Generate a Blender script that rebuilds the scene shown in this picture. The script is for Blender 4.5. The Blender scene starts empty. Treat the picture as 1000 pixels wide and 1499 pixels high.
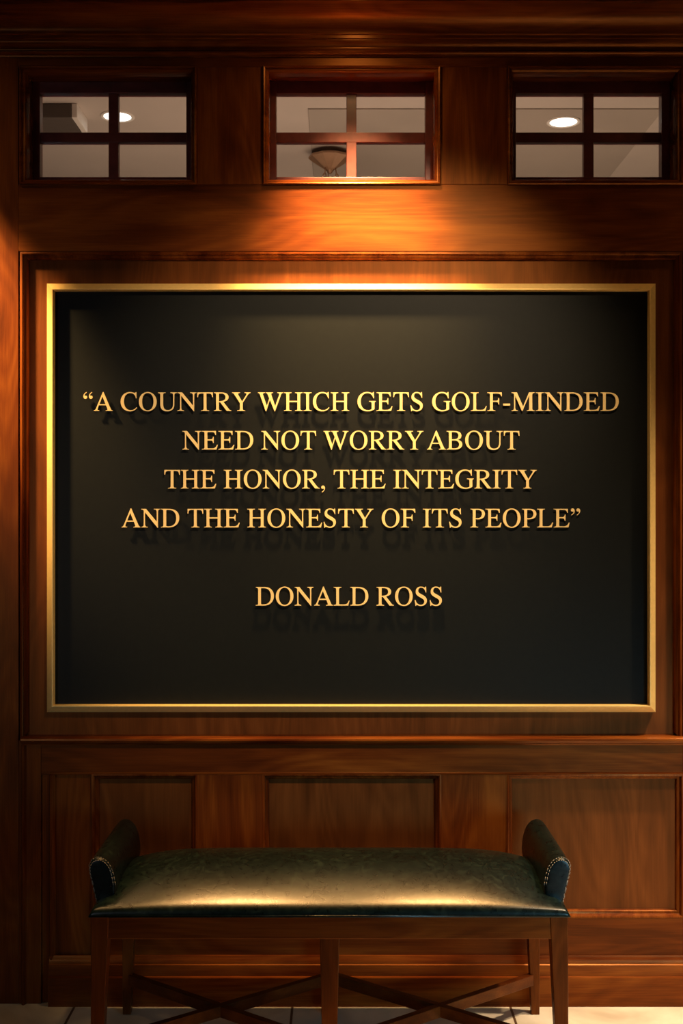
import bpy, bmesh, math, random, re
from mathutils import Vector, Matrix
random.seed(7)
C = bpy.context.scene
COL = C.collection
PI = math.pi

# ------------------------------------------------------------------ camera
CH, FPX, CD = 1.50, 1680.0, 3.5            # eye height, focal length in pixels (1000x1499), distance to the wall face
cam = bpy.data.objects.new('camera', bpy.data.cameras.new('camera'))
COL.objects.link(cam)
cam.location = (0, -CD, CH)
cam.rotation_euler = (PI/2, 0, 0)
cam.data.sensor_fit = 'AUTO'
cam.data.sensor_width = 36.0
cam.data.lens = FPX/1499*36.0
cam.data.clip_start = 0.05
C.camera = cam

# ------------------------------------------------------------------ exposure, world
C.view_settings.view_transform = 'Standard'
C.view_settings.look = 'None'
C.view_settings.gamma = 1.0
C.view_settings.exposure = 0.0
w = bpy.data.worlds.new('world'); C.world = w
w.use_nodes = True
w.node_tree.nodes['Background'].inputs[0].default_value = (0.30, 0.62, 0.62, 1)
w.node_tree.nodes['Background'].inputs[1].default_value = 0.012

# ------------------------------------------------------------------ lamps
WARM = (1.0, 0.62, 0.25)
PALE = (1.0, 0.74, 0.46)
AMBER = (1.0, 0.52, 0.17)
def spot(name, loc, power, size=80, blend=0.6, radius=0.04, color=WARM, aim=None):
    l = bpy.data.lights.new(name, 'SPOT')
    l.energy = power; l.spot_size = math.radians(size); l.spot_blend = blend
    l.shadow_soft_size = radius; l.color = color
    o = bpy.data.objects.new(name, l); COL.objects.link(o); o.location = loc
    if aim is not None:
        o.rotation_euler = (Vector(aim) - Vector(loc)).to_track_quat('-Z', 'Y').to_euler()
    return o
def area(name, loc, aim, sx, sy, power, color):
    l = bpy.data.lights.new(name, 'AREA'); l.shape = 'RECTANGLE'
    l.size = sx; l.size_y = sy; l.energy = power; l.color = color
    o = bpy.data.objects.new(name, l); COL.objects.link(o); o.location = loc
    o.rotation_euler = (Vector(aim) - Vector(loc)).to_track_quat('-Z', 'Y').to_euler()
    return o
spot('downlight_center', (0.045, -0.31, 3.02), 480, 52, 1.0, 0.05, aim=(0.045, 0, 2.30))
spot('downlight_center_spill', (0.045, -0.29, 3.02), 7, 165, 1.0, 0.04)
spot('downlight_left', (-1.62, -0.42, 3.07), 1000, 27, 1.0, 0.06, aim=(-1.10, 0, 2.10))
spot('downlight_left_spill', (-1.5, -0.45, 3.05), 8, 165, 1.0, 0.04)
spot('downlight_right', (1.80, -0.50, 3.07), 540, 80, 0.8, 0.06, PALE)
spot('downlight_right_spill', (1.5, -0.45, 3.05), 7, 165, 1.0, 0.04)
spot('accent_on_sign', (0.50, -2.10, 3.07), 380, 44, 0.8, 0.05, PALE, aim=(0.06, 0, 1.70))
spot('downlight_bench', (-0.48, -0.40, 3.07), 470, 22, 0.9, 0.05, AMBER, aim=(-0.32, -0.46, 0.5))
spot('downlight_bench', (0.46, -0.40, 3.07), 470, 24, 0.9, 0.05, AMBER, aim=(0.29, -0.46, 0.5))
spot('downlight_floor_right', (1.25, -1.25, 3.07), 360, 42, 0.8, 0.05, PALE, aim=(1.34, -0.50, 0))
area('daylight_opening', (1.9, -2.9, 0.55), (0.55, -0.45, 0.35), 0.9, 0.6, 2.2, (0.34, 0.76, 1.0)).data.spread = math.radians(45)
area('daylight_left', (-2.15, -3.9, 1.4), (-1.0, 0, 1.4), 0.7, 1.2, 1.0, (0.82, 0.86, 1.0)).data.spread = math.radians(50)
area('rear_room_light', (0.2, 0.95, 1.6), (0.2, 1.15, 3.05), 2.4, 1.6, 23, (1.0, 0.66, 0.45))

# ------------------------------------------------------------------ helpers
def at(px, py, y=0.0):
    """a point of the plane `y` metres from the wall face, read off the photograph"""
    d = CD + y
    return Vector(((px-500)*d/FPX, y, CH+(749.5-py)*d/FPX))
def X(px, y=0.0): return (px-500)*(CD+y)/FPX
def Z(py, y=0.0): return CH+(749.5-py)*(CD+y)/FPX

def link(name, me, mat=None, parent=None, smooth=False):
    o = bpy.data.objects.new(name, me); COL.objects.link(o)
    if mat is not None: me.materials.append(mat)
    if parent is not None: o.parent = parent
    if smooth:
        for p in me.polygons: p.use_smooth = True
    return o
def from_bm(name, bm, mat=None, parent=None, smooth=False, bevel=0.0, seg=2):
    bmesh.ops.recalc_face_normals(bm, faces=bm.faces)
    me = bpy.data.meshes.new(name); bm.to_mesh(me); bm.free()
    o = link(name, me, mat, parent, smooth)
    if bevel:
        m = o.modifiers.new('bevel', 'BEVEL'); m.width = bevel; m.segments = seg
        m.limit_method = 'ANGLE'; m.angle_limit = math.radians(40)
    return o
def add_box(bm, x0, x1, y0, y1, z0, z1):
    vs = [bm.verts.new((x, y, z)) for x in (x0, x1) for y in (y0, y1) for z in (z0, z1)]
    for f in ((0,1,3,2),(4,6,7,5),(0,4,5,1),(2,3,7,6),(0,2,6,4),(1,5,7,3)):
        bm.faces.new([vs[i] for i in f])
def box(name, x0, x1, y0, y1, z0, z1, mat, parent=None, bevel=0.0015):
    bm = bmesh.new(); add_box(bm, min(x0,x1), max(x0,x1), y0, y1, min(z0,z1), max(z0,z1))
    return from_bm(name, bm, mat, parent, bevel=bevel)
def sweep_x(name, prof, x0, x1, mat, parent=None, smooth=True):
    """moulding run along x: prof is a closed list of (y, z)"""
    bm = bmesh.new()
    a = [bm.verts.new((x0, y, z)) for y, z in prof]
    b = [bm.verts.new((x1, y, z)) for y, z in prof]
    n = len(prof)
    for i in range(n):
        bm.faces.new((a[i], a[(i+1) % n], b[(i+1) % n], b[i]))
    bm.faces.new(a); bm.faces.new(b[::-1])
    o = from_bm(name, bm, mat, parent, smooth=smooth)
    sharp(o)
    return o
def sharp(o, ang=32):
    me = o.data
    bm = bmesh.new(); bm.from_mesh(me)
    for e in bm.edges:
        if len(e.link_faces) == 2 and e.calc_face_angle(0) > math.radians(ang): e.smooth = False
    bm.to_mesh(me); bm.free()
def frame_sweep(name, x0, x1, z0, z1, prof, mat, parent=None, sides='LTRB'):
    """mitred moulding round a rectangle: prof = closed list of (inset, y)"""
    bm = bmesh.new()
    rings = []
    for i, y in prof:
        rings.append([bm.verts.new((x0+i, y, z0+i)), bm.verts.new((x0+i, y, z1-i)),
                      bm.verts.new((x1-i, y, z1-i)), bm.verts.new((x1-i, y, z0+i))])
    n = len(prof)
    for k, s in enumerate('LTRB'):
        if s not in sides: continue
        for j in range(n):
            r, q = rings[j], rings[(j+1) % n]
            bm.faces.new((r[k], r[(k+1) % 4], q[(k+1) % 4], q[k]))
    o = from_bm(name, bm, mat, parent, smooth=True); sharp(o)
    return o
def tag(o, label=None, cat=None, group=None, kind=None):
    if label: o['label'] = label
    if cat: o['category'] = cat
    if group: o['group'] = group
    if kind: o['kind'] = kind
    return o
def empty(name, loc=(0,0,0)):
    o = bpy.data.objects.new(name, None); COL.objects.link(o); o.location = loc; o.empty_display_size = 0.05
    return o
def lathe(name, prof, n, mat, parent=None, smooth=True):
    bm = bmesh.new(); rings = []
    for r, z in prof:
        if r < 1e-6: rings.append([bm.verts.new((0,0,z))])
        else: rings.append([bm.verts.new((r*math.cos(2*PI*k/n), r*math.sin(2*PI*k/n), z)) for k in range(n)])
    for a, b in zip(rings, rings[1:]):
        for k in range(n):
            if len(a) == 1 and len(b) == 1: continue
            if len(a) == 1: bm.faces.new((a[0], b[k], b[(k+1) % n]))
            elif len(b) == 1: bm.faces.new((a[k], b[0], a[(k+1) % n]))
            else: bm.faces.new((a[k], b[k], b[(k+1) % n], a[(k+1) % n]))
    return from_bm(name, bm, mat, parent, smooth=smooth)
def tube(bm, pts, r, n=8, closed=False):
    pts = [Vector(p) for p in pts]; rings = []; m = len(pts)
    for i, p in enumerate(pts):
        if closed: t = pts[(i+1) % m]-pts[i-1]
        else: t = pts[min(i+1, m-1)]-pts[max(i-1, 0)]
        t.normalize()
        u = t.orthogonal() if abs(t.y) > 0.9 else t.cross(Vector((0,1,0)))
        u.normalize(); v = t.cross(u)
        rings.append([bm.verts.new(p+u*r*math.cos(2*PI*k/n)+v*r*math.sin(2*PI*k/n)) for k in range(n)])
    for i in range(m if closed else m-1):
        a, b = rings[i], rings[(i+1) % m]
        for k in range(n): bm.faces.new((a[k], a[(k+1) % n], b[(k+1) % n], b[k]))
    if not closed:
        bm.faces.new(rings[0]); bm.faces.new(rings[-1][::-1])

# ------------------------------------------------------------------ materials
def new_mat(name):
    m = bpy.data.materials.new(name); m.use_nodes = True
    nt = m.node_tree; return m, nt, nt.nodes['Principled BSDF']
def node(nt, t, **kw):
    n = nt.nodes.new(t)
    for k, v in kw.items(): setattr(n, k, v)
    return n
def ramp(nt, stops):
    r = node(nt, 'ShaderNodeValToRGB'); e = r.color_ramp.elements
    e[0].position, e[0].color = stops[0][0], (*stops[0][1], 1)
    e[1].position, e[1].color = stops[-1][0], (*stops[-1][1], 1)
    for p, c in stops[1:-1]:
        k = e.new(p); k.color = (*c, 1)
    return r
def wood(name, axis, dark, mid, light, rough=0.42, figure=1.0, coat=0.0):
    m, nt, b = new_mat(name)
    tc = node(nt, 'ShaderNodeTexCoord'); oi = node(nt, 'ShaderNodeObjectInfo')
    off = node(nt, 'ShaderNodeVectorMath', operation='SCALE'); off.inputs[0].default_value = (13.1, 7.7, 9.3)
    nt.links.new(oi.outputs['Random'], off.inputs['Scale'])
    add = node(nt, 'ShaderNodeVectorMath', operation='ADD')
    nt.links.new(tc.outputs['Object'], add.inputs[0]); nt.links.new(off.outputs[0], add.inputs[1])
    def mapped(along, across):
        mp = node(nt, 'ShaderNodeMapping')
        mp.inputs['Scale'].default_value = tuple(along if 'XYZ'[i] == axis else across for i in range(3))
        nt.links.new(add.outputs[0], mp.inputs[0]); return mp
    n1 = node(nt, 'ShaderNodeTexNoise'); n1.inputs['Scale'].default_value = 1.0; n1.inputs['Detail'].default_value = 5
    n1.inputs['Distortion'].default_value = 1.2*figure
    nt.links.new(mapped(1.3, 9).outputs[0], n1.inputs['Vector'])
    n2 = node(nt, 'ShaderNodeTexNoise'); n2.inputs['Scale'].default_value = 1.0; n2.inputs['Detail'].default_value = 4
    nt.links.new(mapped(9, 260).outputs[0], n2.inputs['Vector'])
    # cathedral figure: rings of a slow field
    n3 = node(nt, 'ShaderNodeTexNoise'); n3.inputs['Scale'].default_value = 1.0; n3.inputs['Detail'].default_value = 1
    nt.links.new(mapped(1.1, 5.5).outputs[0], n3.inputs['Vector'])
    mu = node(nt, 'ShaderNodeMath', operation='MULTIPLY'); mu.inputs[1].default_value = 16
    nt.links.new(n3.outputs['Fac'], mu.inputs[0])
    fr = node(nt, 'ShaderNodeMath', operation='PINGPONG'); fr.inputs[1].default_value = 0.5
    nt.links.new(mu.outputs[0], fr.inputs[0])
    s1 = node(nt, 'ShaderNodeMath', operation='MULTIPLY_ADD'); s1.inputs[1].default_value = 0.22*figure
    nt.links.new(fr.outputs[0], s1.inputs[0]); nt.links.new(n1.outputs['Fac'], s1.inputs[2])
    s2 = node(nt, 'ShaderNodeMath', operation='MULTIPLY_ADD'); s2.inputs[1].default_value = 0.30
    nt.links.new(n2.outputs['Fac'], s2.inputs[0]); nt.links.new(s1.outputs[0], s2.inputs[2])
    r = ramp(nt, [(0.45, dark), (0.68, mid), (0.95, light)])
    nt.links.new(s2.outputs[0], r.inputs[0]); nt.links.new(r.outputs[0], b.inputs['Base Color'])
    b.inputs['Roughness'].default_value = rough
    b.inputs['Coat Weight'].default_value = coat; b.inputs['Coat Roughness'].default_value = 0.22
    b.inputs['Specular Tint'].default_value = (1.0, 0.40, 0.12, 1); b.inputs['Coat Tint'].default_value = (1, 0.8, 0.6, 1)
    bp = node(nt, 'ShaderNodeBump'); bp.inputs['Strength'].default_value = 0.06; bp.inputs['Distance'].default_value = 0.002
    nt.links.new(n2.outputs['Fac'], bp.inputs['Height']); nt.links.new(bp.outputs[0], b.inputs['Normal'])
    return m
RD, RM, RL = (0.042, 0.0062, 0.0016), (0.105, 0.0205, 0.0034), (0.20, 0.053, 0.0075)
wood_h = wood('mahogany_horizontal', 'X', RD, RM, RL)
wood_v = wood('mahogany_vertical', 'Z', RD, RM, RL)
trim_w = wood('mahogany_polished_trim', 'X', RD, RM, RL, 0.27)
trim_v = wood('mahogany_polished_trim_upright', 'Z', RD, RM, RL, 0.27)
bench_h = wood('bench_mahogany_rail', 'X', (0.026, 0.0045, 0.0013), (0.070, 0.0135, 0.0025), (0.14, 0.036, 0.0055), 0.36)
bench_v = wood('bench_mahogany_leg', 'Z', (0.030, 0.0052, 0.0014), (0.080, 0.016, 0.003), (0.16, 0.042, 0.0065), 0.36)
veneer = wood('mahogany_veneer_panel', 'Z', (0.060, 0.0165, 0.0045), (0.100, 0.0265, 0.0065), (0.15, 0.043, 0.010), 0.45, 1.3, 0.0)
wood_y = wood('mahogany_lengthwise', 'Y', RD, RM, RL)

def simple(name, col, rough=0.5, metal=0.0, noise=0.0, scale=40, bump=0.0):
    m, nt, b = new_mat(name)
    b.inputs['Roughness'].default_value = rough; b.inputs['Metallic'].default_value = metal
    tc = node(nt, 'ShaderNodeTexCoord'); n = node(nt, 'ShaderNodeTexNoise')
    n.inputs['Scale'].default_value = scale; n.inputs['Detail'].default_value = 4
    nt.links.new(tc.outputs['Object'], n.inputs['Vector'])
    r = ramp(nt, [(0.3, tuple(c*(1-noise) for c in col)), (0.7, tuple(min(1, c*(1+noise)) for c in col))])
    nt.links.new(n.outputs['Fac'], r.inputs[0]); nt.links.new(r.outputs[0], b.inputs['Base Color'])
    if bump:
        bp = node(nt, 'ShaderNodeBump'); bp.inputs['Strength'].default_value = bump; bp.inputs['Distance'].default_value = 0.001
        nt.links.new(n.outputs['Fac'], bp.inputs['Height']); nt.links.new(bp.outputs[0], b.inputs['Normal'])
    return m
board_m = simple('black_sign_board', (0.0040, 0.0046, 0.0034), 0.55, 0, 0.15, 60, 0.03)
board_m.node_tree.nodes['Principled BSDF'].inputs['Specular IOR Level'].default_value = 0.17
gold_m = simple('satin_brass', (0.95, 0.64, 0.22), 0.5, 0.35, 0.04, 90)
letter_m = simple('gold_letter_face', (0.93, 0.66, 0.27), 0.5, 0.2, 0.05, 120)
paint_m = simple('rear_ceiling_paint', (0.55, 0.50, 0.46), 0.8, 0, 0.03, 6)
paint_d = simple('rear_soffit_paint', (0.40, 0.36, 0.32), 0.8, 0, 0.03, 6)
white_m = simple('white_trim', (0.8, 0.78, 0.74), 0.5, 0, 0.02)
dark_m = simple('dark_box_finish', (0.10, 0.085, 0.075), 0.6, 0, 0.05)
bronze_m = simple('bronze_metal', (0.42, 0.26, 0.16), 0.35, 0.5, 0.1, 30)
thread_m = simple('tan_stitching', (0.28, 0.24, 0.19), 0.6, 0, 0.2, 300)
sash_m = simple('dark_stained_sash', (0.11, 0.022, 0.020), 0.35, 0, 0.25, 30)

def leather_mat():
    m, nt, b = new_mat('green_leather')
    tc = node(nt, 'ShaderNodeTexCoord')
    n = node(nt, 'ShaderNodeTexNoise'); n.inputs['Scale'].default_value = 38; n.inputs['Detail'].default_value = 8
    n.inputs['Distortion'].default_value = 1.6; n.inputs['Roughness'].default_value = 0.62
    nt.links.new(tc.outputs['Object'], n.inputs['Vector'])
    v = node(nt, 'ShaderNodeTexVoronoi', feature='DISTANCE_TO_EDGE'); v.inputs['Scale'].default_value = 62
    mp = node(nt, 'ShaderNodeVectorMath', operation='MULTIPLY_ADD'); mp.inputs[1].default_value = (0.03, 0.03, 0.03)
    nt.links.new(n.outputs['Color'], mp.inputs[0]); nt.links.new(tc.outputs['Object'], mp.inputs[2])
    nt.links.new(mp.outputs[0], v.inputs['Vector'])
    r = ramp(nt, [(0.30, (0.0007, 0.0024, 0.0028)), (0.52, (0.0017, 0.0062, 0.0064)), (0.75, (0.010, 0.021, 0.017))])
    nt.links.new(n.outputs['Fac'], r.inputs[0]); nt.links.new(r.outputs[0], b.inputs['Base Color'])
    b.inputs['Roughness'].default_value = 0.36
    rr = node(nt, 'ShaderNodeMapRange'); rr.inputs['To Min'].default_value = 0.22; rr.inputs['To Max'].default_value = 0.36; b.inputs['Specular IOR Level'].default_value = 0.35
    nt.links.new(n.outputs['Fac'], rr.inputs['Value']); nt.links.new(rr.outputs[0], b.inputs['Roughness'])
    bp = node(nt, 'ShaderNodeBump'); bp.inputs['Strength'].default_value = 0.13; bp.inputs['Distance'].default_value = 0.0015
    s = node(nt, 'ShaderNodeMath', operation='ADD')
    vv = node(nt, 'ShaderNodeMath', operation='MINIMUM'); vv.inputs[1].default_value = 0.06
    nt.links.new(v.outputs['Distance'], vv.inputs[0])
    nt.links.new(vv.outputs[0], s.inputs[0]); nt.links.new(n.outputs['Fac'], s.inputs[1])
    nt.links.new(s.outputs[0], bp.inputs['Height']); nt.links.new(bp.outputs[0], b.inputs['Normal'])
    return m
leather = leather_mat()

def tile_mat():
    m, nt, b = new_mat('cream_stone_tile')
    tc = node(nt, 'ShaderNodeTexCoord'); mp = node(nt, 'ShaderNodeMapping')
    mp.inputs['Location'].default_value = (0.149, 0.30, 0)
    nt.links.new(tc.outputs['Object'], mp.inputs[0])
    br = node(nt, 'ShaderNodeTexBrick', offset=0.0, squash=1.0)
    br.inputs['Scale'].default_value = 1.0; br.inputs['Brick Width'].default_value = 0.661; br.inputs['Row Height'].default_value = 0.661
    br.inputs['Mortar Size'].default_value = 0.004; br.inputs['Mortar Smooth'].default_value = 0.1
    nt.links.new(mp.outputs[0], br.inputs['Vector'])
    n = node(nt, 'ShaderNodeTexNoise'); n.inputs['Scale'].default_value = 2.4; n.inputs['Detail'].default_value = 8
    n.inputs['Distortion'].default_value = 2.2
    nt.links.new(tc.outputs['Object'], n.inputs['Vector'])
    r = ramp(nt, [(0.3, (0.50, 0.41, 0.31)), (0.5, (0.64, 0.55, 0.43)), (0.7, (0.76, 0.67, 0.54))])
    nt.links.new(n.outputs['Fac'], r.inputs[0])
    nt.links.new(r.outputs[0], br.inputs['Color1']); nt.links.new(r.outputs[0], br.inputs['Color2'])
    br.inputs['Mortar'].default_value = (0.10, 0.05, 0.025, 1)
    nt.links.new(br.outputs['Color'], b.inputs['Base Color'])
    b.inputs['Roughness'].default_value = 0.35
    return m
tile = tile_mat()
def glass_mat():
    m, nt, b = new_mat('clear_window_glass')
    nt.nodes.remove(b); out = nt.nodes['Material Output']
    t = node(nt, 'ShaderNodeBsdfTransparent'); t.inputs[0].default_value = (0.95, 0.96, 0.96, 1)
    g = node(nt, 'ShaderNodeBsdfGlossy'); g.inputs['Roughness'].default_value = 0.01
    f = node(nt, 'ShaderNodeFresnel'); f.inputs[0].default_value = 1.5
    mx = node(nt, 'ShaderNodeMixShader')
    nt.links.new(f.outputs[0], mx.inputs[0]); nt.links.new(t.outputs[0], mx.inputs[1]); nt.links.new(g.outputs[0], mx.inputs[2])
    nt.links.new(mx.outputs[0], out.inputs[0])
    return m
glass = glass_mat()
def glow(name, col, s):
    m, nt, b = new_mat(name)
    b.inputs['Base Color'].default_value = (0.8, 0.8, 0.8, 1)
    b.inputs['Emission Color'].default_value = (*col, 1); b.inputs['Emission Strength'].default_value = s
    return m
lamp_m = glow('lit_lamp_lens', (1.0, 0.93, 0.82), 3.5)

# ------------------------------------------------------------------ structure: floor and ceiling
o = box('floor', -2.6, 2.6, -6.2, 4.2, -0.05, 0.0, tile, bevel=0)
tag(o, 'cream stone tile floor with thin dark grout lines', 'floor', kind='structure')
CZ = 3.085
o = box('ceiling', -2.6, 2.6, -6.2, 0.12, CZ, CZ+0.05, simple('ceiling_paint', (0.20, 0.12, 0.07), 0.8), bevel=0)
tag(o, 'plain ceiling above the panelled wall', 'ceiling', kind='structure')

# ------------------------------------------------------------------ panelled back wall
wall = tag(empty('wall_back'), 'red mahogany panelled wall behind the sign and bench', 'wall', kind='structure')
XL, XR = -1.45, 1.45
TH = 0.13
xa, xb = X(27), X(1000)                      # the framed field between the two full-height stiles
box('stile', XL, xa, 0, TH, 0, CZ, wood_v, wall)
box('stile', xb, XR, 0, TH, 0, CZ, wood_v, wall)
zt, zf1, zf0 = Z(98), Z(270), Z(368)
box('rail', xa, xb, 0, TH, zt, CZ, wood_h, wall)
box('rail', xa, xb, 0, TH, zf0, zf1, wood_h, wall)
for p0, p1 in ((288, 385), (645, 743)):
    box('stile', X(p0), X(p1), 0, TH, zf1, zt, wood_v, wall)
zc1, zc0 = Z(1084), Z(1134)
box('panel', xa, xb, 0.022, TH, zc1, zf0, veneer, wall, bevel=0)          # field behind the sign
box('rail', X(60), xb, 0, TH, zc0, zc1, wood_h, wall)
box('stile', xa, X(60), 0, TH, 0, zc1, wood_v, wall)
zb1 = Z(1343)
box('stile', X(60), X(135), 0.010, TH, 0, zc0, wood_v, wall)
for p0, p1 in ((288, 385), (645, 743)):
    box('stile', X(p0), X(p1), 0, TH, zb1, zc0, wood_v, wall)
box('rail', X(135), xb, 0, TH, 0, zb1, wood_h, wall)
for p0, p1 in ((135, 288), (385, 645), (743, 1000)):
    box('panel', X(p0), X(p1), 0.024, TH, zb1, zc0, veneer, wall, bevel=0)

# crown moulding
def arc(cx, cz, r, a0, a1, n=8):
    return [(cx+r*math.cos(math.radians(a0+(a1-a0)*i/n)), cz+r*math.sin(math.radians(a0+(a1-a0)*i/n))) for i in range(n+1)]
zc = Z(84)
prof = [(0.0, zc), (-0.005, zc), (-0.006, zc+0.003), (-0.010, zc+0.004)]
prof += [(-0.010-0.007*math.sin(PI*i/6), zc+0.004+0.014*i/6) for i in range(1, 7)]
prof += [(-0.011, zc+0.020), (-0.011, zc+0.026), (-0.015, zc+0.029), (-0.021, zc+0.034), (-0.024, zc+0.041), (-0.024, zc+0.046), (-0.029, zc+0.047), (-0.029, zc+0.056), (-0.034, zc+0.058)]
for i in range(19):                                # large cove, upright at its foot
    t = PI/2*i/18
    prof.append((-0.034-0.098*(1-math.cos(t)), zc+0.058+0.056*math.sin(t)))
prof += [(-0.132, zc+0.124), (-0.142, zc+0.125), (-0.150, zc+0.130), (-0.156, zc+0.140), (-0.158, zc+0.152), (-0.166, zc+0.154), (-0.166, CZ), (0.0, CZ)]
o = sweep_x('trim_1', prof, XL, XR, trim_w)
tag(o, 'stepped mahogany crown moulding along the top of the wall', 'moulding', kind='structure')

# moulding framing the sign field
bead = [(0.0, 0.022), (0.0, 0.002), (0.003, 0.001), (0.004, -0.002), (0.008, -0.003), (0.011, -0.001), (0.012, 0.004), (0.015, 0.005), (0.019, 0.006), (0.021, 0.010), (0.023, 0.016), (0.023, 0.022)]
o = frame_sweep('trim_2', xa+0.004, xb-0.001, zc1-0.0, zf0, bead, trim_v, sides='LTR')
tag(o, 'dark bead moulding around the field holding the black sign', 'moulding', kind='structure')
# chair rail cap
zr = Z(1090)
prof = [(0.0, zr), (-0.008, zr), (-0.010, zr+0.004), (-0.016, zr+0.006), (-0.020, zr+0.010), (-0.023, zr+0.016), (-0.022, zr+0.021), (-0.017, zr+0.0245), (-0.010, zr+0.026), (0.022, zr+0.026), (0.022, zr)]
o = sweep_x('trim_3', prof, X(33), XR, trim_w)
tag(o, 'rounded chair rail moulding below the sign', 'moulding', kind='structure')
# thin bead under the rail board
prof = [(0.0, zc0), (-0.001, zc0), (-0.002, zc0+0.003), (-0.001, zc0+0.006), (0.0, zc0+0.008)]
o = sweep_x('trim_4', prof, X(73), XR, trim_w)
tag(o, 'thin bead under the chair rail board', 'moulding', kind='structure')
# wainscot panel mouldings
pm = [(-0.002, 0.024), (-0.002, -0.0012), (0.002, -0.002), (0.005, 0.000), (0.007, 0.005), (0.008, 0.011), (0.013, 0.013), (0.016, 0.016), (0.017, 0.020), (0.018, 0.024)]
for k, (p0, p1, lab) in enumerate(((135, 288, 'left wainscot panel behind the bench arm'), (385, 645, 'middle wainscot panel behind the bench'), (743, 1000, 'right wainscot panel beside the bench'))):
    o = frame_sweep('trim_%d' % (5+k), X(p0), X(p1), zb1, zc0, pm, trim_v)
    tag(o, 'panel moulding around the ' + lab, 'moulding', kind='structure')
# upright beads at the left of the wainscot
for k, (p, dep, lab) in enumerate(((35, 0.010, 'slim upright bead at the far left below the chair rail'), (76, 0.008, 'slim upright bead beside the dark left stile'))):
    bm = bmesh.new()
    x = X(p); prf = [(x-0.008, 0.012), (x-0.008, 0.0), (x-0.004, -dep), (x+0.002, -dep-0.001), (x+0.006, -0.004), (x+0.009, 0.003), (x+0.010, 0.012)]
    a = [bm.verts.new((q, y, 0.0)) for q, y in prf]; b = [bm.verts.new((q, y, zc0 if k else zr)) for q, y in prf]
    for i in range(len(prf)): bm.faces.new((a[i], a[(i+1) % len(prf)], b[(i+1) % len(prf)], b[i]))
    bm.faces.new(a[::-1]); bm.faces.new(b)
    o = from_bm('trim_%d' % (8+k), bm, trim_v, smooth=True); sharp(o)
    tag(o, lab, 'moulding', kind='structure')
# baseboard
z0 = Z(1398); z1 = Z(1410); z2 = Z(1425)
prof = [(0.0, 0.0), (-0.022, 0.0), (-0.022, z2-0.006), (-0.020, z2-0.003), (-0.016, z2-0.002), (-0.016, z2+0.003), (-0.0155, z2+0.018), (-0.014, z1-0.001), (-0.011, z1+0.002), (-0.010, z1+0.010), (-0.007, z0-0.008), (-0.005, z0-0.004), (-0.004, z0), (0.0, z0)]
o = sweep_x('baseboard_back', prof, X(73), XR, trim_w)
tag(o, 'mahogany baseboard with a stepped cap along the tile floor', 'baseboard', kind='structure')

# ------------------------------------------------------------------ transom windows
YG = 0.10
def window(n, o0, o1, g0, g1, mx, lab):
    w_ = tag(empty('window_%d' % n), lab, 'window', kind='structure')
    x0, x1 = X(o0), X(o1); z0_, z1_ = Z(271), Z(97)
    gx0, gx1 = X(g0, YG), X(g1, YG); gz0, gz1 = Z(262, YG), Z(140, YG)
    cas = [(0.0, 0.0), (0.0, -0.007), (0.003, -0.010), (0.007, -0.008), (0.008, -0.003), (0.011, -0.003), (0.015, 0.000), (0.018, 0.006), (0.018, TH), (0.0, TH)]
    frame_sweep('casing', x0, x1, z0_, z1_, cas, trim_w, w_)
    bm = bmesh.new()                      # sash: four members round the glass
    a0, a1, c0, c1 = x0+0.018, x1-0.018, z0_+0.018, z1_-0.018
    add_box(bm, a0, gx0, YG-0.022, YG+0.014, c0, c1); add_box(bm, gx1, a1, YG-0.022, YG+0.014, c0, c1)
    add_box(bm, gx0, gx1, YG-0.022, YG+0.014, c0, gz0); add_box(bm, gx0, gx1, YG-0.022, YG+0.014, gz1, c1)
    from_bm('sash', bm, sash_m, w_, bevel=0.0015)
    h = 0.0155
    xm = X(mx, YG); zm = Z(203.5, YG)
    box('muntin', gx0, gx1, YG-0.016, YG+0.010, zm-h, zm+h, sash_m, w_)
    box('muntin', xm-h, xm+h, YG-0.0155, YG+0.0095, gz0, gz1, sash_m, w_)
    box('glass_pane', gx0-0.004, gx1+0.004, YG-0.002, YG+0.002, gz0-0.004, gz1+0.004, glass, w_, bevel=0)
window(1, 29, 288, 61, 274, 167.5, 'left four-pane transom window with a round lamp behind its bar')
window(2, 385, 645, 405, 622, 514.5, 'middle four-pane transom window in front of the bronze hanging lamp')
window(3, 743, 1000, 754, 966, 860.5, 'right four-pane transom window with an oval lit lamp behind')

# ------------------------------------------------------------------ the room beyond the transoms
RZ = 3.05
o = box('ceiling_rear', -2.6, 2.6, TH, 4.2, RZ, RZ+0.05, paint_m, bevel=0)
tag(o, 'pale ceiling of the room beyond the transom windows', 'ceiling', kind='structure')
o = box('wall_rear', -2.6, 2.6, 4.2, 4.25, 0, RZ, paint_m, bevel=0)
tag(o, 'pale far wall of the room beyond', 'wall', kind='structure')
DZ = 0.006
o = box('trim_10', -0.129, 1.237, 0.905, 4.2, RZ-DZ, RZ, paint_d, bevel=0.002)
tag(o, 'darker lowered band of the ceiling beyond the transoms', 'ceiling band', kind='structure')
def can_light(x, y, z, lab):
    r = tag(empty('recessed_light', (x, y, z)), lab, 'ceiling light', 'recessed lights beyond the transoms')
    lathe('trim_ring', [(0.066, 0.0), (0.066, -0.004), (0.060, -0.006), (0.053, -0.003), (0.053, 0.0)], 40, white_m, r)
    lathe('lens', [(0.0, -0.0025), (0.053, -0.0025), (0.053, 0.0), (0.0, 0.0)], 40, lamp_m, r)
    return r
def ceil_pt(px, py, z):
    d = (z-CH)*FPX/(749.5-py); return ((px-500)*d/FPX, d-CD)
x, y = ceil_pt(172, 170, RZ); can_light(x, y, RZ, 'lit round ceiling lamp half hidden by the left window bar')
x, y = ceil_pt(825, 178, RZ-DZ); can_light(x, y, RZ-DZ, 'lit oval-looking ceiling lamp seen whole in the right window')

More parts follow.
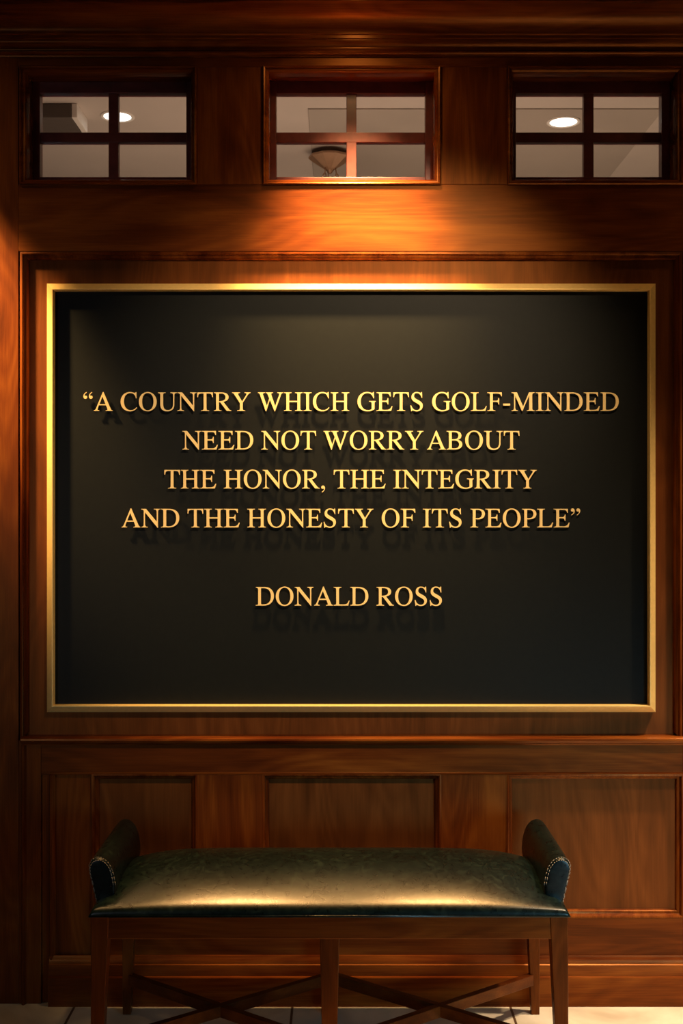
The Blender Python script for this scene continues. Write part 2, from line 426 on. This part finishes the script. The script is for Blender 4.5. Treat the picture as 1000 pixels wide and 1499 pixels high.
hx, hy = -0.05, 1.42
HZ = RZ
ch = tag(empty('hanging_lamp', (hx, hy, HZ)), 'bronze faceted hanging lamp on chains seen through the middle window', 'lamp')
lathe('canopy', [(0.0, 0.0), (0.028, 0.0), (0.028, -0.024), (0.092, -0.028), (0.091, -0.036), (0.016, -0.086), (0.009, -0.098), (0.0, -0.102)], 10, bronze_m, ch, smooth=False)
def chain(a, b, parent):
    a, b = Vector(a), Vector(b); n = int((b-a).length/0.024); bm = bmesh.new(); t = (b-a).normalized()
    for i in range(n):
        c = a+(b-a)*((i+0.5)/n); side = Vector((1,0,0)) if i % 2 else Vector((0,1,0))
        s = (side-t*side.dot(t)).normalized()
        tube(bm, [c+t*0.016*math.cos(2*PI*k/10)+s*0.007*math.sin(2*PI*k/10) for k in range(10)], 0.0022, 5, True)
    return from_bm('chain', bm, bronze_m, parent, smooth=True)
for k in range(3):
    a = 2*PI*k/3+PI*1.25
    chain((0.026*math.cos(a), 0.026*math.sin(a), -0.082), (0.12*math.cos(a), 0.12*math.sin(a), -0.61), ch)
lathe('bowl', [(0.0, -0.70), (0.06, -0.695), (0.13, -0.66), (0.175, -0.60), (0.180, -0.60), (0.13, -0.665), (0.06, -0.702), (0.0, -0.708)], 32, bronze_m, ch)

bx = tag(empty('ceiling_box', (-1.10, 0.93, RZ)), 'dark box with a pale end fixed to the ceiling beyond the left window', 'box')
box('housing', -0.22, 0.075, -0.08, 0.10, -0.055, 0.0, dark_m, bx, 0.003)
box('end_cap', 0.076, 0.098, -0.08, 0.10, -0.055, 0.0, white_m, bx, 0.003)

# ------------------------------------------------------------------ the sign
GLY = {
'I':(333,"M18 0L315 0L315 19C231 21 218 43 218 109L218 553C218 620 231 641 315 643L315 662L18 662L18 643C105 641 116 620 116 553L116 109C116 43 101 21 18 19Z"),
'H':(722,"M19 0L296 0L296 19C226 23 208 40 208 109L208 315L513 315L513 109C513 36 502 23 424 19L424 0L702 0L702 19C629 23 615 39 615 109L615 553C615 622 628 637 702 643L702 662L424 662L424 643C501 637 513 624 513 553L513 359L208 359L208 553C208 625 221 637 296 643L296 662L19 662L19 643C93 637 106 623 106 553L106 109C106 41 95 24 19 19Z"),
'T':(611,"M593 492L566 492C553 588 533 625 438 625L356 625L356 109C356 38 371 22 452 19L452 0L158 0L158 19C238 22 254 40 254 109L254 625L172 625C77 625 57 588 44 492L17 492L23 662L587 662Z"),
'E':(611,"M12 0L552 0L597 169L569 169C522 66 477 38 372 38L281 38C225 38 211 45 211 79L211 324L315 324C390 324 412 306 422 232L445 232L445 457L422 457C411 386 389 363 315 363L211 363L211 590C211 618 220 624 252 624L354 624C455 624 483 606 507 519L532 519L527 662L12 662L12 643C98 637 109 622 109 553L109 109C109 40 97 24 12 19Z"),
'F':(556,"M12 0L306 0L306 19C222 23 211 38 211 109L211 324L315 324C392 324 412 308 422 232L445 232L445 457L422 457C411 385 391 363 315 363L211 363L211 590C211 618 220 624 252 624L354 624C459 624 495 606 519 519L546 519L541 662L12 662L12 643C98 637 109 622 109 553L109 109C109 40 97 24 12 19Z"),
'L':(611,"M12 0L550 0L598 174L572 174C527 65 484 38 382 38L274 38C225 38 209 45 209 79L209 553C209 621 221 637 299 643L299 662L12 662L12 643C94 637 107 622 107 553L107 109C107 41 94 25 12 19Z"),
'D':(722,"M16 0L308 0C560 0 685 150 685 336C685 560 530 662 300 662L16 662L16 643C92 637 104 623 104 553L104 109C104 39 94 24 16 19ZM206 584C206 614 216 624 252 624L300 624C480 624 575 520 575 331C575 140 478 38 290 38L262 38C218 38 206 46 206 78Z"),
'O':(722,"M361 676C547 676 688 526 688 331C688 130 545 -14 361 -14C177 -14 34 130 34 331C34 526 175 676 361 676ZM361 640C231 640 148 520 148 331C148 142 231 22 361 22C491 22 574 142 574 331C574 520 491 640 361 640Z"),
'C':(667,"M615 131C550 60 490 27 405 27C245 27 147 150 147 338C147 520 245 636 385 636C495 636 560 580 592 451L615 451L608 676L587 676C578 654 564 645 545 645C510 645 465 676 376 676C175 676 28 532 28 331C28 128 170 -14 374 -14C480 -14 570 26 633 113Z"),
'G':(722,"M709 354L460 354L460 335C545 328 556 315 556 243L556 77C556 50 490 27 420 27C252 27 151 149 151 338C151 522 252 636 396 636C510 636 582 580 617 451L640 451L633 676L610 676C601 654 590 645 570 645C535 645 490 676 388 676C185 676 32 532 32 331C32 130 180 -14 396 -14C500 -14 610 20 658 63L658 243C658 315 668 330 709 335Z"),
'S':(556,"M42 199L67 -14L86 -14C93 10 103 20 118 20C147 20 190 -14 272 -14C400 -14 491 66 491 178C491 270 450 318 330 382L262 418C192 456 169 486 169 528C169 594 210 640 275 640C360 640 420 585 445 470L470 470L463 676L443 676C436 654 428 645 413 645C385 645 345 676 273 676C160 676 77 600 77 497C77 410 120 360 240 296L300 264C370 226 397 190 397 144C397 75 348 26 275 26C172 26 100 85 67 199Z"),
'P':(556,"M16 0L296 0L296 19C216 23 202 38 202 109L202 292C230 289 250 288 282 288C445 288 542 360 542 482C542 600 450 662 294 662L16 662L16 643C90 637 100 622 100 553L100 109C100 40 92 24 16 19ZM202 595C202 618 210 625 240 625L278 625C385 625 434 575 434 476C434 375 380 329 270 329C245 329 225 330 202 332Z"),
'R':(667,"M17 0L294 0L294 19C214 23 204 40 204 109L204 310L250 313L496 0L659 0L659 19C620 23 604 31 580 59L368 326C480 350 559 400 559 492C559 600 460 662 294 662L17 662L17 643C92 637 102 622 102 553L102 109C102 40 92 24 17 19ZM204 590C204 617 212 624 240 624L282 624C390 624 447 580 447 488C447 390 370 347 204 347Z"),
'B':(667,"M17 0L300 0C480 0 593 68 593 182C593 265 540 320 421 346C520 375 559 425 559 497C559 600 470 662 300 662L17 662L17 643C90 637 101 620 101 553L101 109C101 40 90 24 17 19ZM203 366L203 597C203 618 212 624 230 624L296 624C395 624 450 580 450 497C450 410 395 366 296 366ZM203 324L203 75C203 48 218 38 265 38L293 38C415 38 478 90 478 180C478 275 410 324 300 324Z"),
'U':(722,"M473 662L473 643C560 637 572 610 572 534L572 242C572 110 500 30 378 30C262 30 204 100 204 242L204 553C204 620 215 637 293 643L293 662L14 662L14 643C90 637 102 622 102 553L102 237C102 70 190 -14 360 -14C530 -14 615 75 615 242L615 534C615 610 628 637 705 643L705 662Z"),
'N':(722,"M12 662L12 643C55 640 75 630 107 592L107 147C107 45 95 25 12 19L12 0L250 0L250 19C170 25 150 45 150 147L150 540L610 -11L626 -11L626 515C626 618 640 637 707 643L707 662L478 662L478 643C565 637 583 618 583 515L583 190L183 662Z"),
'M':(889,"M12 662L12 643C85 637 105 620 105 553L105 147C105 45 92 25 14 19L14 0L245 0L245 19C170 25 148 45 148 147L148 544L396 0L416 0L663 555L663 109C663 40 650 23 579 19L579 0L863 0L863 19C790 24 775 40 775 109L775 553C775 622 788 637 858 643L858 662L660 662L441 157L211 662Z"),
'A':(722,"M706 0L452 0L452 19C500 21 516 30 516 50C516 66 511 84 497 118L463 203L199 203L165 115C155 88 150 70 150 56C150 30 170 21 213 19L213 0L15 0L15 19C60 23 80 50 110 120L343 674L367 674L620 108C650 40 665 22 706 19ZM216 243L447 243L333 520Z"),
'W':(944,"M5 662L255 662L255 643C205 640 187 630 187 603C187 590 190 575 199 550L332 175L420 448L368 572C340 630 330 640 285 643L285 662L560 662L560 643C510 640 492 630 492 603C492 590 495 575 503 550L640 175L772 538C782 565 786 585 786 600C786 630 770 640 713 643L713 662L932 662L932 643C885 637 868 618 845 560L634 -11L615 -11L441 400L310 -11L290 -11L84 560C62 622 48 638 5 643Z"),
'Y':(722,"M703 662L478 662L478 643C535 640 555 630 555 605C555 590 545 570 528 545L393 335L265 550C252 572 245 588 245 602C245 630 265 641 318 643L318 662L22 662L22 643C70 638 85 622 120 568L312 277L312 109C312 38 300 22 214 19L214 0L505 0L505 19C425 22 414 40 414 109L414 290L595 562C632 618 650 637 703 643Z"),
',':(250,"M83 -141C150 -110 195 -50 195 16C195 70 165 102 122 102C84 102 56 78 56 44C56 8 80 -10 115 -10C128 -10 138 -6 145 -6C152 -6 156 -12 156 -20C156 -50 130 -90 75 -122Z"),
'-':(333,"M39 192L294 192L294 262L39 262Z"),
}
def parse(path):
    out = []
    for sub in path.split('Z'):
        if not sub.strip(): continue
        cur = None; pts = []
        for cmd, body in re.findall(r'([MLC])([^MLC]*)', sub):
            v = [float(q) for q in body.split()]
            if cmd in 'ML': cur = (v[0], v[1]); pts.append(cur)
            else:
                p0, p1, p2, p3 = cur, (v[0], v[1]), (v[2], v[3]), (v[4], v[5])
                n = 9 if abs(p3[0]-p0[0])+abs(p3[1]-p0[1]) > 150 else 5
                for i in range(1, n+1):
                    t = i/n; s = 1-t
                    cur = tuple(s**3*p0[j]+3*s*s*t*p1[j]+3*s*t*t*p2[j]+t**3*p3[j] for j in (0, 1)); pts.append(cur)
        if pts[0] == pts[-1]: pts.pop()
        out.append(pts)
    return out
q = parse(GLY[','][1])[0]
QR = [[(a-26+k, b+574) for a, b in q] for k in (0, 203)]
QL = [[(444-a, 1109-b) for a, b in sub] for sub in QR]
def glyph_mesh(name, subs, thick):
    """flat letter of real thickness standing in the x-z plane, front towards -y, em = 1"""
    cu = bpy.data.curves.new(name, 'CURVE'); cu.dimensions = '2D'; cu.fill_mode = 'BOTH'; cu.extrude = thick/2
    for pts in subs:
        sp = cu.splines.new('POLY'); sp.points.add(len(pts)-1); sp.use_cyclic_u = True
        for p, (a, b) in zip(sp.points, pts): p.co = (a/1000, b/1000, 0, 1)
    t = bpy.data.objects.new('outline', cu); COL.objects.link(t)
    dg = bpy.context.evaluated_depsgraph_get()
    me = bpy.data.meshes.new_from_object(t.evaluated_get(dg))
    bpy.data.objects.remove(t); bpy.data.curves.remove(cu)
    me.name = name
    me.transform(Matrix.Rotation(PI/2, 4, 'X'))
    me.materials.clear(); me.materials.append(letter_m)
    return me

YB = 0.012
sx0, sx1, sz0, sz1 = X(68.5), X(960), Z(1042.5), Z(415)
sign = tag(empty('wall_sign', ((sx0+sx1)/2, 0.022, sz0)), 'large black wall sign with gold serif quotation and gold frame above the bench', 'sign')
cx = (sx0+sx1)/2
def onto(o): o.parent = sign; o.matrix_parent_inverse = Matrix.Translation(-sign.location); return o
onto(box('board', sx0+0.004, sx1-0.004, YB, 0.022, sz0+0.004, sz1-0.004, board_m, None, 0))
fw = 0.0225
onto(frame_sweep('gold_frame', sx0, sx1, sz0, sz1, [(0.0, 0.022), (0.0, 0.002), (0.0015, 0.0), (fw-0.003, -0.016), (fw-0.001, -0.016), (fw, -0.014), (fw, YB), (fw*0.5, 0.022)], gold_m))
PXM = CD/FPX
cache = {}
KERN = {('Y', ' ', 'A'): -0.0, }
lines = [('“A COUNTRY WHICH GETS GOLF-MINDED', 122, 906, 601.5), ('NEED NOT WORRY ABOUT', 267, 760.5, 658), ('THE HONOR, THE INTEGRITY', 240.5, 786, 715), ('AND THE HONESTY OF ITS PEOPLE”', 178, 849.5, 772), ('DONALD ROSS', 374.5, 647, 886.5)]
YL = YB-0.014                                   # front face of the stand-off letters
for text, p0, p1, base in lines:
    pen = 0; spots_ = []; lo, hi = 1e9, -1e9
    for i, c in enumerate(text):
        if c == ' ':
            pen += 250
            if i > 0 and text[i-1] == 'Y' and text[i+1] == 'A': pen -= 150
            continue
        adv = 444 if c in '“”' else GLY[c][0]
        subs = QL if c == '“' else QR if c == '”' else parse(GLY[c][1])
        lo = min(lo, pen+min(p[0] for s in subs for p in s)); hi = max(hi, pen+max(p[0] for s in subs for p in s))
        spots_.append((c, pen, subs)); pen += adv
    d = CD+YL
    sc = (p1-p0)/(hi-lo)*1000*d/FPX             # metres per em across
    for c, pen, subs in spots_:
        nm = {'“': 'quotation_mark', '”': 'quotation_mark', ',': 'comma', '-': 'hyphen'}.get(c, 'letter')
        if c not in cache: cache[c] = glyph_mesh(nm, subs, 0.13)
        o = bpy.data.objects.new(nm, cache[c]); COL.objects.link(o)
        zs = 41.0*d/FPX
        o.scale = (sc, 0.028, zs)
        o.location = (X(p0, YL)+(pen-lo)/1000*sc, YL+0.0018, Z(base, YL))
        onto(o)

# ------------------------------------------------------------------ the bench
BX, YF, YK = -0.031, -0.530, -0.075
bench = tag(empty('bench', (BX, (YF+YK)/2, 0)), 'long bench with green leather seat, padded arms and dark wooden legs', 'bench')
HD = (YK-YF)/2                                   # half depth
ZS = 0.451
def cushion():
    hw, hd = 0.622, HD+0.002
    def grid(n): return [math.sin(PI/2*(-1+2*i/n))*0.6+(-1+2*i/n)*0.4 for i in range(n+1)]
    us, vs = grid(96), grid(48)
    def zf(u, v):
        edge = max(0, 1-abs(v)**36)**0.5*max(0, 1-abs(u)**90)**0.5
        puff = (1-v*v)*max(0, 1-abs(u)**7)
        return 0.015*edge+0.079*puff
    bm = bmesh.new()
    top = [[bm.verts.new((u*hw, v*hd, ZS+0.006+zf(u, v))) for v in vs] for u in us]
    for i in range(96):
        for j in range(48): bm.faces.new((top[i][j], top[i+1][j], top[i+1][j+1], top[i][j+1]))
    loop = [top[i][0] for i in range(97)]+[top[96][j] for j in range(1, 49)]+[top[i][48] for i in range(95, -1, -1)]+[top[0][j] for j in range(47, 0, -1)]
    low = [bm.verts.new((v.co.x*0.998, v.co.y*0.995, ZS+0.001)) for v in loop]
    n = len(loop)
    for i in range(n): bm.faces.new((loop[i], loop[(i+1) % n], low[(i+1) % n], low[i]))
    bm.faces.new(low)
    return bm
seat = from_bm('seat', cushion(), leather, bench, smooth=True)
bm = bmesh.new()
r = 0.003; hw, hd = 0.622, HD+0.002
tube(bm, [(-hw, -hd, ZS+0.003), (hw, -hd, ZS+0.003), (hw, hd, ZS+0.003), (-hw, hd, ZS+0.003)], r, 8, True)
from_bm('welt', bm, leather, seat, smooth=True)
def arm(side):
    # cross-section (distance from the bench centre, height)
    pr = [(0.566, 0.458), (0.566, 0.512), (0.571, 0.540), (0.578, 0.562), (0.589, 0.578), (0.603, 0.587), (0.618, 0.588), (0.631, 0.581), (0.638, 0.568), (0.637, 0.548), (0.631, 0.525), (0.622, 0.484), (0.616, 0.458)]
    bm = bmesh.new(); ys = [-HD+0.060, -HD+0.062, -HD+0.067, -HD+0.076, -0.05, 0.08, HD-0.016, HD-0.007, HD-0.002, HD]
    ins = [0.008, 0.004, 0.0015, 0, 0, 0, 0, 0.0015, 0.004, 0.008]
    cxm = sum(p[0] for p in pr)/len(pr); czm = sum(p[1] for p in pr)/len(pr)
    rings = []
    for yk, s in zip(ys, ins):
        rr = []
        lift = 0.0
        for a, b in pr:
            k = 1-s/0.045
            rr.append(bm.verts.new((side*(cxm+(a-cxm)*k), yk, (czm+(b-czm)*k) if b > 0.465 else b)))
        rings.append(rr)
    n = len(pr)
    for a, b in zip(rings, rings[1:]):
        for i in range(n): bm.faces.new((a[i], a[(i+1) % n], b[(i+1) % n], b[i]))
    bm.faces.new(rings[0]); bm.faces.new(rings[-1][::-1])
    o = from_bm('armrest', bm, leather, bench, smooth=True)
    m = o.modifiers.new('subdivision', 'SUBSURF'); m.levels = 1; m.render_levels = 2
    bm = bmesh.new()
    for off, inset in ((0.066, 0.0012), (0.0605, 0.0065)):
        k = 1-inset/0.045
        pts = [(side*(cxm+(a-cxm)*k), -HD+off, czm+(b-czm)*k) for a, b in pr[1:]]
        # dashes of thread along the seam
        dense = []
        for p, q_ in zip(pts, pts[1:]):
            for i in range(4): dense.append(Vector(p).lerp(Vector(q_), i/4))
        dense.append(Vector(pts[-1]))
        for i in range(0, len(dense)-1, 2): tube(bm, [dense[i], dense[i].lerp(dense[i+1], 1.3)], 0.0008, 5)
    from_bm('stitching', bm, thread_m, o, smooth=True)
for s in (-1, 1): arm(s)
# wooden frame: aprons
AZ = 0.392
def bbox_(name, x0, x1, y0, y1, z0, z1, m, p, bv=0.0025): return box(name, x0, x1, y0, y1, z0, z1, m, p, bv)
LW = 0.618
bbox_('apron', -LW+0.004, LW-0.004, -HD+0.006, -HD+0.028, AZ, ZS+0.001, bench_h, bench)
bbox_('apron', -LW+0.004, LW-0.004, HD-0.028, HD-0.006, AZ, ZS+0.001, bench_h, bench)
bbox_('apron', -LW+0.006, -LW+0.028, -HD+0.028, HD-0.028, AZ, ZS+0.001, wood_y, bench)
bbox_('apron', LW-0.028, LW-0.006, -HD+0.028, HD-0.028, AZ, ZS+0.001, wood_y, bench)
def leg(top, foot):
    """top / foot: (x0, x1, y0, y1, z)"""
    bm = bmesh.new(); vs = []
    for x0, x1, y0, y1, z in (foot, top):
        vs.append([bm.verts.new((x0, y0, z)), bm.verts.new((x1, y0, z)), bm.verts.new((x1, y1, z)), bm.verts.new((x0, y1, z))])
    a, b = vs
    for i in range(4): bm.faces.new((a[i], a[(i+1) % 4], b[(i+1) % 4], b[i]))
    bm.faces.new(a[::-1]); bm.faces.new(b)
    return from_bm('leg', bm, bench_v, bench, bevel=0.002)
for s in (-1, 1):
    xs = sorted((s*LW, s*(LW-0.046))); xf = sorted((s*(LW+0.002), s*(LW-0.026)))
    leg((xs[0], xs[1], -HD+0.003, -HD+0.050, ZS), (xf[0], xf[1], -HD+0.003, -HD+0.032, 0.0))
    xs = sorted((s*(LW-0.003), s*(LW-0.045))); xf = sorted((s*(LW+0.004), s*(LW-0.020)))
    leg((xs[0], xs[1], HD-0.050, HD-0.004, ZS), (xf[0], xf[1], HD-0.002, HD+0.026, 0.0))
leg((-0.026, 0.026, -HD+0.008, -HD+0.050, AZ+0.03), (-0.017, 0.017, -HD+0.010, -HD+0.040, 0.0))
leg((-0.026, 0.026, HD-0.050, HD-0.008, AZ+0.03), (-0.017, 0.017, HD-0.010, HD+0.018, 0.0))
def stretcher(p, q_, z0, z1):
    p, q_ = Vector((*p, 0)), Vector((*q_, 0)); t = (q_-p).normalized(); n = Vector((-t.y, t.x, 0))*0.010
    bm = bmesh.new(); vs = []
    for z in (z0, z1): vs.append([bm.verts.new((v.x, v.y, z)) for v in (p-n, q_-n, q_+n, p+n)])
    a, b = vs
    for i in range(4): bm.faces.new((a[i], a[(i+1) % 4], b[(i+1) % 4], b[i]))
    bm.faces.new(a[::-1]); bm.faces.new(b)
    return from_bm('stretcher', bm, bench_h, bench, bevel=0.0015)
yf, yk = -HD+0.022, HD-0.008
for s in (-1, 1):
    stretcher((s*0.016, yf), (s*(LW-0.022), yk), 0.093, 0.125)
    stretcher((s*0.016, yk), (s*(LW-0.024), yf), 0.0935, 0.1255)
